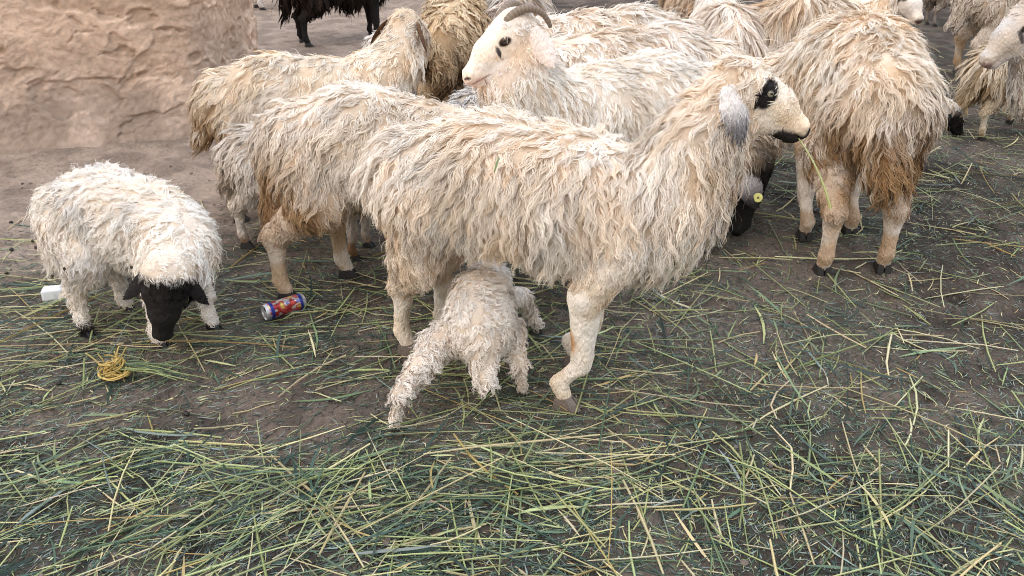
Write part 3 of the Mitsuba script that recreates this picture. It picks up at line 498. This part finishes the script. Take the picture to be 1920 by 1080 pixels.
sheep('sheep_015', (-1.26, 7.22), 24, .92, L=.15, sp=0.0410, per=12, sw=0.0076, wave=(.004, .10), swirl=.5, back=.15, lift=.15, white=(.020, .017, .016), tan=(.045, .03, .022), tanmix=.4, stainamt=0, leg=(.016, .015, .015), face=BLACK, earcol=BLACK, colvar=.3, **far)
tag('sheep_015', 'black long-haired sheep cut by the top of the picture beside the mud wall', 'sheep')
sheep('sheep_016', (-2.05, 9.0), 30, .92, L=.07, sp=0.0435, per=8, sw=0.0084, white=(.66, .62, .57), leg=(.62, .56, .50), **far)
tag('sheep_016', 'pale sheep far behind the black one, only its legs in view', 'sheep')
for k_ in list(labels):
    if 'category' in labels[k_] and labels[k_]['category'] == 'sheep': labels[k_]['group'] = 'sheep of the flock'

# ------------------------------------------------------------------ cut grass strewn over the yard
def blob(x, y, cx, cy, rx, ry): return np.exp(-(((x - cx) / rx) ** 2 + ((y - cy) / ry) ** 2))
def density(x, y):
    p = np.stack([x, y, 0 * x], -1)
    d = .42 + 1.15 * (nfbm(p * [2.4, 3.2, 1], 3, seed=51) - .45)
    d = d + .65 * blob(x, y, -.45, 1.74, .75, .17) + .6 * blob(x, y, .42, 2.35, .36, .42) + .6 * blob(x, y, -1.2, 2.45, .55, .25) + .4 * blob(x, y, -.3, 2.75, .5, .45) + .25 * blob(x, y, 2.1, 3.9, .8, 1.0) + .15 * blob(x, y, .9, 1.75, .8, .35) + .3 * blob(x, y, -.05, 2.0, .35, .3)
    d = d - .5 * blob(x, y, -.72, 2.05, .40, .15) - .4 * blob(x, y, -.42, 1.98, .18, .12) - .4 * blob(x, y, .95, 2.05, .22, .25) - .2 * blob(x, y, 1.3, 2.75, .5, .4) - .4 * blob(x, y, .62, 1.95, .12, .1) + .45 * sstep(1.0, 1.5, x) * sstep(2.9, 3.5, y) - .15 * sstep(1.6, 1.3, y)
    w = (x + 4.70) * .3442 - (y - 3.47) * .9389
    return np.clip(d, .02, 1.6) * np.where(x < -.5, sstep(.95, 1.75, w), 1)
def spots(n, rng, ymin=1.25, ymax=9.5, power=1.0):
    out = np.zeros((0, 2))
    while len(out) < n:
        m = n * 3; y = ymin * (ymax / ymin) ** rng.random(m); x = (rng.random(m) - .5) * (1.55 * y + .8)
        k = rng.random(m) < density(x, y) ** power / 1.6; out = np.vstack([out, np.stack([x[k], y[k]], 1)])
    return out[:n]
PAL = np.array([(.29, .345, .15), (.40, .44, .21), (.175, .24, .13), (.085, .135, .088), (.042, .076, .060), (.52, .46, .25), (.60, .54, .34), (.40, .30, .12), (.028, .048, .042), (.22, .275, .25)])
def strew(name, n, l0, l1, w0, w1, K, weights, sides, bend, pile, ymax, power=1.0, lenpow=1.0, tilt=.02):
    rng = rng_of(name); xy = spots(n, rng, ymax=ymax, power=power); den = density(xy[:, 0], xy[:, 1])
    flow = .18 + .55 * (nfbm(np.stack([xy[:, 0], xy[:, 1], 0 * den], -1) * 1.4, 2, seed=61) - .5) * 3.0
    ang = np.where(rng.random(n) < .62 - .37 * sstep(-.1, .5, xy[:, 0]), flow + rng.normal(0, .38, n), rng.normal(math.pi / 2, .75, n))
    ln = (l0 + (l1 - l0) * rng.random(n) ** lenpow); wd = rng.uniform(w0, w1, n) * (.75 + .25 * np.minimum(ln / .25, 1)); t = np.linspace(-.5, .5, K)
    dirv = np.stack([np.cos(ang), np.sin(ang)], -1); nrm = np.stack([-dirv[:, 1], dirv[:, 0]], -1)
    cur = rng.normal(0, bend, n); kink = np.where(rng.random(n) < .22, rng.normal(0, .35, n), 0); kt = rng.uniform(-.3, .3, n)
    lat = cur[:, None] * ln[:, None] * (t[None] ** 2 * 4 - .4) * .25 + kink[:, None] * ln[:, None] * np.maximum(t[None] - kt[:, None], 0)
    C = xy[:, None] + dirv[:, None] * (ln[:, None] * t[None])[..., None] + nrm[:, None] * lat[..., None]
    zz = height(C[..., 0], C[..., 1]); base = rng.random(n) ** 1.6 * pile * np.clip(den, .1, 1.5)
    slope = rng.normal(0, tilt, n); z = np.maximum(zz.mean(1)[:, None] * .8 + zz * .2 + base[:, None] + slope[:, None] * (t[None] + np.sign(slope)[:, None] * .5) * 2 * np.minimum(ln, .3)[:, None], zz + .0015)
    z = z + wd[:, None] * .35
    path = np.concatenate([C, z[..., None]], -1)
    w = wd[:, None] * (1 - .35 * np.abs(t[None] * 2) ** 3) if sides == 3 else wd[:, None] * np.sqrt(np.clip(1.04 - (t[None] * 2) ** 2, .02, 1))
    pick = rng.choice(len(PAL), n, p=np.array(weights) / np.sum(weights)); col = PAL[pick] * rng.uniform(.75, 1.25, (n, 1)) * rng.uniform(.93, 1.07, (n, 3))
    colk = np.repeat(col[:, None], K, 1); fade = (rng.random(n) * .7)[:, None] * sstep(.0, .5, t * np.sign(rng.normal(size=n))[:, None]); colk = lerp(colk, np.array([.50, .44, .20]), fade[..., None] * .5 * (pick < 3)[:, None, None])
    up = unit(np.array([0, 0, 1.0]) + .45 * rng.normal(size=(n, 3)))
    if sides == 3:
        v, f, c = ribbons(path, w, up, colk); M, = len(v) // 3,
        a = (np.arange(n) * K * 3)[:, None] + (np.arange(K - 1) * 3)[None]; qq = np.stack([a + 2, a + 5, a + 3, a], -1).reshape(-1, 4); f = np.vstack([f, qq[:, [0, 1, 2]], qq[:, [0, 2, 3]]]); return v, f, c
    return flat_ribbons(path, w, up, colk)
HAY = [strew('stalk', 1750, .10, .45, .0028, .0060, 4, (6, 5, 4, 3, 2, 2, 1.4, .6, .6, .3), 3, .06, .026, 7.0, 1.15, 1.4, .03),
       strew('leaf', 1300, .06, .24, .004, .0085, 5, (2, 1.5, 4, 5, 5, .6, .4, .3, 4, 1), 2, .20, .018, 6.5, 1.1, 1.5, .04),
       strew('snippet', 7000, .02, .085, .002, .0046, 3, (3, 2, 4, 5, 5, 1, .8, .3, 4, 2), 2, .15, .010, 6.5, .9, 1.6, .03),
       strew('chaff', 88000, .007, .046, .0015, .0040, 3, (1.4, 1.0, 2, 4, 6, .8, .8, .3, 6, 6), 2, .3, .004, 5.0, .55, 1.7, .015),
       strew('straw', 900, .05, .30, .004, .007, 4, (.5, 1, .2, 0, 0, 3, 4, .5, 0, 0), 3, .1, .015, 9.5, .3, 1.5, .03)]
v_, f_, c_ = merge(HAY); add('cut_grass', v_, f_, np.clip(c_, .01, .9), 'mat_hay'); STATS['hay'] = [len(f_)]
tag('cut_grass', 'green and straw coloured cut grass strewn over the yard', 'cut grass', kind='stuff')

# ------------------------------------------------------------------ small things
def tube(path, rad, sides=8, col=(1, 1, 1), caps=True):
    p = np.asarray(path, float); t = unit(np.gradient(p, axis=0)); a = np.array([0, 0, 1.0]) if abs(t[0][2]) < .9 else np.array([1.0, 0, 0]); n = unit(np.cross(t, a)); 
    for k in range(1, len(p)): m_ = n[k - 1] - t[k] * (n[k - 1] @ t[k]); n[k] = unit(m_)
    b = np.cross(t, n); g = np.arange(sides) * 2 * np.pi / sides; rad = np.broadcast_to(rad, (len(p),))
    v = p[:, None] + rad[:, None, None] * (np.cos(g)[None, :, None] * n[:, None] + np.sin(g)[None, :, None] * b[:, None])
    i, j = np.meshgrid(np.arange(len(p) - 1), np.arange(sides), indexing='ij'); q = np.stack([i * sides + j, i * sides + (j + 1) % sides, (i + 1) * sides + (j + 1) % sides, (i + 1) * sides + j], -1).reshape(-1, 4)
    f = np.vstack([q[:, [0, 1, 2]], q[:, [0, 2, 3]]]); v = v.reshape(-1, 3)
    if caps:
        n0 = len(v); v = np.vstack([v, p[:1], p[-1:]]); k = np.arange(sides); f = np.vstack([f, np.stack([0 * k + n0, (k + 1) % sides, k], 1), np.stack([0 * k + n0 + 1, n0 - sides + k, n0 - sides + (k + 1) % sides], 1)])
    return v, f, np.broadcast_to(np.repeat(np.broadcast_to(col, (len(p), 3)), sides, 0) if np.ndim(col) == 2 else np.asarray(col, float), (len(p) * sides, 3)) if not caps else np.vstack([np.repeat(np.broadcast_to(np.asarray(col, float), (len(p), 3)), sides, 0), np.broadcast_to(np.asarray(col, float), (len(p), 3))[[0, -1]]])
def bez(*P, n=24):
    P = np.array(P, float); t = np.linspace(0, 1, n)[:, None]
    while len(P) > 1 and P.ndim == 2: P = np.repeat(P[:, None], n, 1)
    while len(P) > 1: P = P[:-1] * (1 - t) + P[1:] * t
    return P[0]

def lathe(prof, n, col):
    a = np.arange(n) * 2 * np.pi / n; pr = np.array(prof, float); v = np.stack([pr[:, None, 0] * np.cos(a), pr[:, None, 0] * np.sin(a), pr[:, None, 1] + 0 * a], -1); m = len(pr)
    i, j = np.meshgrid(np.arange(m - 1), np.arange(n), indexing='ij'); q = np.stack([i * n + j, i * n + (j + 1) % n, (i + 1) * n + (j + 1) % n, (i + 1) * n + j], -1).reshape(-1, 4)
    return v.reshape(-1, 3), np.vstack([q[:, [0, 1, 2]], q[:, [0, 2, 3]]])

# stalk hanging from the ewe's mouth, and a blade caught on her back
e = G_['sheep']; m0 = e['W'](e['H2L']((.200, -.016, -.066))); m1 = m0 + np.array([.075, -.06, -.145])
v, f, c = tube(bez(m0, lerp(m0, m1, .5) + [.012, 0, .012], m1, n=14), np.linspace(.0016, .0028, 14), 6, lerp((.50, .52, .26), (.40, .44, .16), np.linspace(0, 1, 14)[:, None])); add('grass_stalk', v, f, c, 'mat_hay')
tag('grass_stalk', "single pale green stalk hanging from the standing ewe's black muzzle", 'grass stalk')

# ear tag of the shaggy sheep, horns of the ram
def horn(key, a, side):
    H = a['H2L']; W = a['W']; ctrl = np.array([(.024, .026, .048), (-.015, .042, .080), (-.066, .064, .074), (-.088, .076, .026), (-.078, .082, -.020)]) * [1, side, 1]
    n = 70; path = bez(*[H(x) for x in ctrl], n=n); t = np.linspace(0, 1, n); r = (.0105 * (1 - t) ** .75 + .006) * a['hs'] / 1.0 * (1 + .022 * np.sin(t * 95) + .02 * np.sin(t * 31))
    col = lerp((.18, .13, .095), (.27, .21, .16), (.5 + .5 * np.sin(t * 95 + 1))[:, None]) * (1 - .25 * t[:, None]); v, f, c = tube(path, r, 14, col); add(key, W(v), f, c, 'mat_hoof')
horn('ram__horn', G_['ram'], -1 if False else 1); horn('ram__horn_001', G_['ram'], -1)
labels['ram__horn'] = {'label': 'ridged grey-brown horn curving back over the ear'}

h_ = G_['h']
tv, tf = lathe([(0, .002), (.004, .0026), (.0045, .0012), (.012, .0016), (.016, .0012), (.0165, 0), (.016, -.0012), (0, -.0014)], 32, None); tp = trimesh.creation.cylinder(.0022, .006, sections=12)
tcol = np.where((np.hypot(tv[:, 0], tv[:, 1]) < .0042)[:, None], (.10, .10, .04), (.66, .63, .20))
to = h_['H2L']((.0, .105, -.03)); to = h_['W'](h_['H2L']((.075, .110, -.008))); tn = unit(CAM - to); TR = frame(tn, [0, 0, 1.0])[:, [1, 2, 0]]
add('sheep_004__ear_tag', tv @ TR.T + to, tf, tcol, 'mat_gloss')
labels['sheep_004__ear_tag'] = {'label': 'round yellow ear tag'}


# drink can
ax = unit([.80, .60, .03]); cb = np.array([-.755, 2.545, .030]); CR = np.stack([unit(np.cross([0, 0, 1.0], ax)), np.cross(ax, unit(np.cross([0, 0, 1.0], ax))), ax], 1); can = lambda p: np.asarray(p) @ CR.T + cb
prof = [(.0235, .000), (.0245, .001), (.0245, .003), (.0242, .006), (.0262, .014)] + [(.0265, z) for z in np.linspace(.016, .118, 60)] + [(.0255, .124), (.022, .131), (.020, .132), (.0, .126)]
v, f = lathe(prof, 96, None); a = np.arctan2(v[:, 1], v[:, 0]); z = v[:, 2]; p3 = np.stack([np.cos(a), np.sin(a), z * 22], -1)
v = v * np.stack([1 - .05 * sstep(.02, .05, z) * sstep(.11, .07, z) * (nnoise(p3 * 1.3, 3)), 1 - .05 * sstep(.02, .05, z) * (nnoise(p3 * 1.3, 3)), 1 + 0 * z], -1)
n1, n2 = nfbm(p3 * 1.6 + 3, 2, seed=71), nnoise(p3 * 2.6 + 9, seed=72); col = np.tile([.38, .04, .035], (len(v), 1))
col = lerp(col, (.60, .57, .58), sstep(.50, .53, n1)[:, None]); col = lerp(col, (.60, .10, .09), (sstep(.56, .60, n2))[:, None]); col = lerp(col, (.62, .50, .12), (sstep(.74, .78, n2))[:, None]); col = lerp(col, (.10, .13, .42), (sstep(.34, .30, n2))[:, None] * .8)
col = lerp(col, (.03, .05, .30), ((z > .014) & (z < .026) | (z > .110) & (z < .123))[:, None] * 1.0); col = lerp(col, (.02, .02, .025), (np.abs(np.angle(np.exp(1j * (a - 1.2)))) < .05)[:, None] * (z > .014)[:, None] * (z < .123)[:, None]); col = lerp(col, (.62, .62, .63), ((z < .0135) | (z > .1235))[:, None] * 1.0)
add('drink_can__body', can(v), f, col, 'mat_can')
v, f = lathe([(.0235, .0005), (.0215, .0035), (.0205, .0042), (.0, .0042)], 48, None); opening = ((v[:, 0] + .000) ** 2 / .0105 ** 2 + (v[:, 1] - .010) ** 2 / .0075 ** 2 < 1)
v2, f2 = lathe([(.0235, .0005), (.0218, .004)] + [(r_, .0045) for r_ in np.linspace(.021, 0, 26)], 96, None); hole = ((v2[:, 0]) / .0095) ** 2 + ((v2[:, 1] - .0105) / .0075) ** 2 < 1
add('drink_can__lid', can(v2), f2[:, ::-1], np.where(hole[:, None], (.012, .012, .012), (.60, .60, .61)), 'mat_can')
tb = tube([(.006 * math.cos(g), -.006 + .0085 * math.sin(g), .0028) for g in np.linspace(0, 6.2832, 30)], .0014, 6, (.66, .66, .67), caps=False); tc = tube([(0, -.014, .003), (0, .004, .0032)], .0022, 6, (.66, .66, .67)); v, f, c = merge([tb, tc]); add('drink_can__tab', can(v), f, c, 'mat_can')
scene['mat_can'] = principled(VC, .28, .5, metallic=.55)
tag('drink_can', 'red, white and blue drink can lying by the hoof of the stained ewe', 'can')

# white plastic block
b = trimesh.creation.box((.064, .046, .040)); b = b.subdivide().subdivide().subdivide(); v = np.array(b.vertices); hx = np.array([.032, .023, .020]); qv = np.clip(v, -(hx - .007), hx - .007); v = qv + .007 * unit(v - qv) * (np.linalg.norm(v - qv, axis=1, keepdims=True) > 1e-9)
v[:, 1] -= .0016 * (np.sin(v[:, 0] * 420) > .2) * (np.abs(v[:, 1]) > .018) * np.sign(v[:, 1]); v = rotz(v, math.radians(12)) + [-1.462, 2.69, .023 + .004]; add('plastic_block', v, np.array(b.faces), (.70, .74, .78), 'mat_gloss')
tag('plastic_block', 'small white ribbed plastic block on the ground behind the grazing lamb', 'plastic block')

# knotted wisp of straw
rng = rng_of('knot'); parts = []; kc = np.array([-1.075, 2.19, .012])
for q_ in range(26):
    a0 = rng.random() * 6.28; ring = np.linspace(a0, a0 + rng.uniform(2.2, 4.6), 18); rad_ = rng.uniform(.018, .042); zz = .006 + .05 * rng.random() * np.abs(np.sin(ring * .5 + rng.random() * 3)) + rng.random() * .012
    pth = kc + np.stack([rad_ * np.cos(ring), rad_ * np.sin(ring) * .8, zz], -1); parts.append(tube(pth, rng.uniform(.0018, .0032), 5, np.array((.56, .40, .13)) * rng.uniform(.7, 1.25)))
for q_ in range(9):
    d_ = np.array([rng.normal(0, .3), rng.normal(0, .3), 1.0]); parts.append(tube(bez(kc + rng.normal(0, .012, 3) * [1, 1, 0], kc + d_ * .04, kc + d_ * rng.uniform(.06, .095) + [rng.normal(0, .02), 0, -.01], n=10), .0022, 5, np.array((.60, .46, .18)) * rng.uniform(.7, 1.2)))
for q_ in range(11):
    a0 = rng.normal(.12, .16); l_ = rng.uniform(.08, .26); s0 = kc + [rng.uniform(-.02, .03), rng.normal(0, .018), .018 + rng.random() * .02]; e0 = s0 + np.array([l_ * math.cos(a0), l_ * math.sin(a0), 0]); e0[2] = height(e0[0], e0[1]) + .006
    parts.append(tube(bez(s0, lerp(s0, e0, .4) + [0, 0, .025], e0, n=10), np.linspace(.0026, .0012, 10), 5, PAL[rng.choice([0, 1, 2, 3])] * rng.uniform(.8, 1.2)))
v, f, c = merge(parts); add('straw_wisp', v, f, np.clip(c, 0, .9), 'mat_hay')
tag('straw_wisp', 'knotted wisp of yellow straw on the bare ground in front of the grazing lamb', 'straw')

# pebbles and droppings
rng = rng_of('droppings')
for k, (x, y) in enumerate([(-1.22, 2.17), (-1.72, 2.9), (-1.66, 3.35), (-1.80, 3.1), (-.83, 2.02), (-1.95, 3.4)]):
    sp = trimesh.creation.icosphere(2, 1.0); d_ = np.array(sp.vertices); r_ = rng.uniform(.005, .008); v = d_ * [r_ * 1.35, r_, r_ * .95] * (1 + .15 * (nnoise(d_ * 2.5 + k) - .5)[:, None])
    v = rotz(v, rng.random() * 3) + [x, y, height(np.array([x]), np.array([y]))[0] + r_ * .8]; key = 'dropping' + (f'_{k:03d}' if k else ''); add(key, v, np.array(sp.faces), (.022, .018, .014), 'mat_hay')
    tag(key, 'small dark dropping on the bare earth at the left', 'dropping', 'droppings on the bare earth at the left')

# crumbs of soil
rng = rng_of('crumbs'); ico = trimesh.creation.icosphere(0, 1.0); iv, if_ = np.array(ico.vertices), np.array(ico.faces); n = 3600
y = 1.25 * (5.5 / 1.25) ** rng.random(n); x = (rng.random(n) - .5) * (1.3 * y + .5); k = wall_dist(x, y) > .03; x, y = x[k], y[k]; n = len(x); r_ = .0018 + .007 * rng.random(n) ** 3.2
V = iv[None] * (r_[:, None, None] * rng.uniform(.6, 1.3, (n, 12, 1))) * rng.uniform(.7, 1.25, (n, 1, 3)); V[..., 2] *= .75; V = V + np.stack([x, y, height(x, y) + r_ * .3], -1)[:, None]
C = lerp((.07, .055, .045), (.17, .135, .11), rng.random(n)[:, None])[:, None] * np.ones((1, 12, 1)); add('soil_crumbs', V.reshape(-1, 3), (if_[None] + (np.arange(n) * 12)[:, None, None]).reshape(-1, 3), C.reshape(-1, 3), 'mat_hay', smooth=False)
tag('soil_crumbs', 'loose crumbs of dry soil on the trodden earth', 'soil', kind='stuff')

# burrs in the lamb's fleece, a green blade on the ewe's back
L_ = G_['lamb']
for k, p in enumerate([(-.30, -.4, .28), (-.27, -.4, .24), (-.20, -.4, .20), (-.12, -.4, .36), (.02, -.4, .30), (-.16, -.4, .27)]):
    w = L_['W'](np.array(p)); hv = L_['hair']; c = hv[np.argmin(np.linalg.norm(hv - w, axis=1))]; sp = trimesh.creation.icosphere(2, 1.0); d_ = np.array(sp.vertices)
    key = 'burr' + (f'_{k:03d}' if k else ''); add(key, d_ * [.0042, .0034, .005] * (1 + .3 * (nnoise(d_ * 3 + k) - .5)[:, None]) + c, np.array(sp.faces), (.05, .035, .025), 'mat_hay'); tag(key, "dark burr caught in the grazing lamb's white fleece", 'burr', 'burrs in the fleece of the grazing lamb')
e = G_['sheep']; hv = e['hair']; a_, b_ = (hv[np.argmin(np.linalg.norm(hv - e['W'](np.array(p)), axis=1))] + [0, -.006, .004] for p in ((.02, -.40, .85), (-.02, -.40, .70))); b_ = a_ + np.array([-.012, -.014, -.036])
path = bez(a_, (a_ + b_) / 2 + [0, -.006, .003], b_, n=8); v, f, c = flat_ribbons(path[None], np.array([[.002, .004, .005, .005, .005, .0045, .003, .001]]), np.array([[0, -1.0, .5]]), np.tile(np.array([.20, .26, .12]), (1, 8, 1))); add('grass_stalk_001', v, f, c, 'mat_hay')
tag('grass_stalk_001', "short green bit of grass caught in the wool on the standing ewe's back", 'grass stalk')
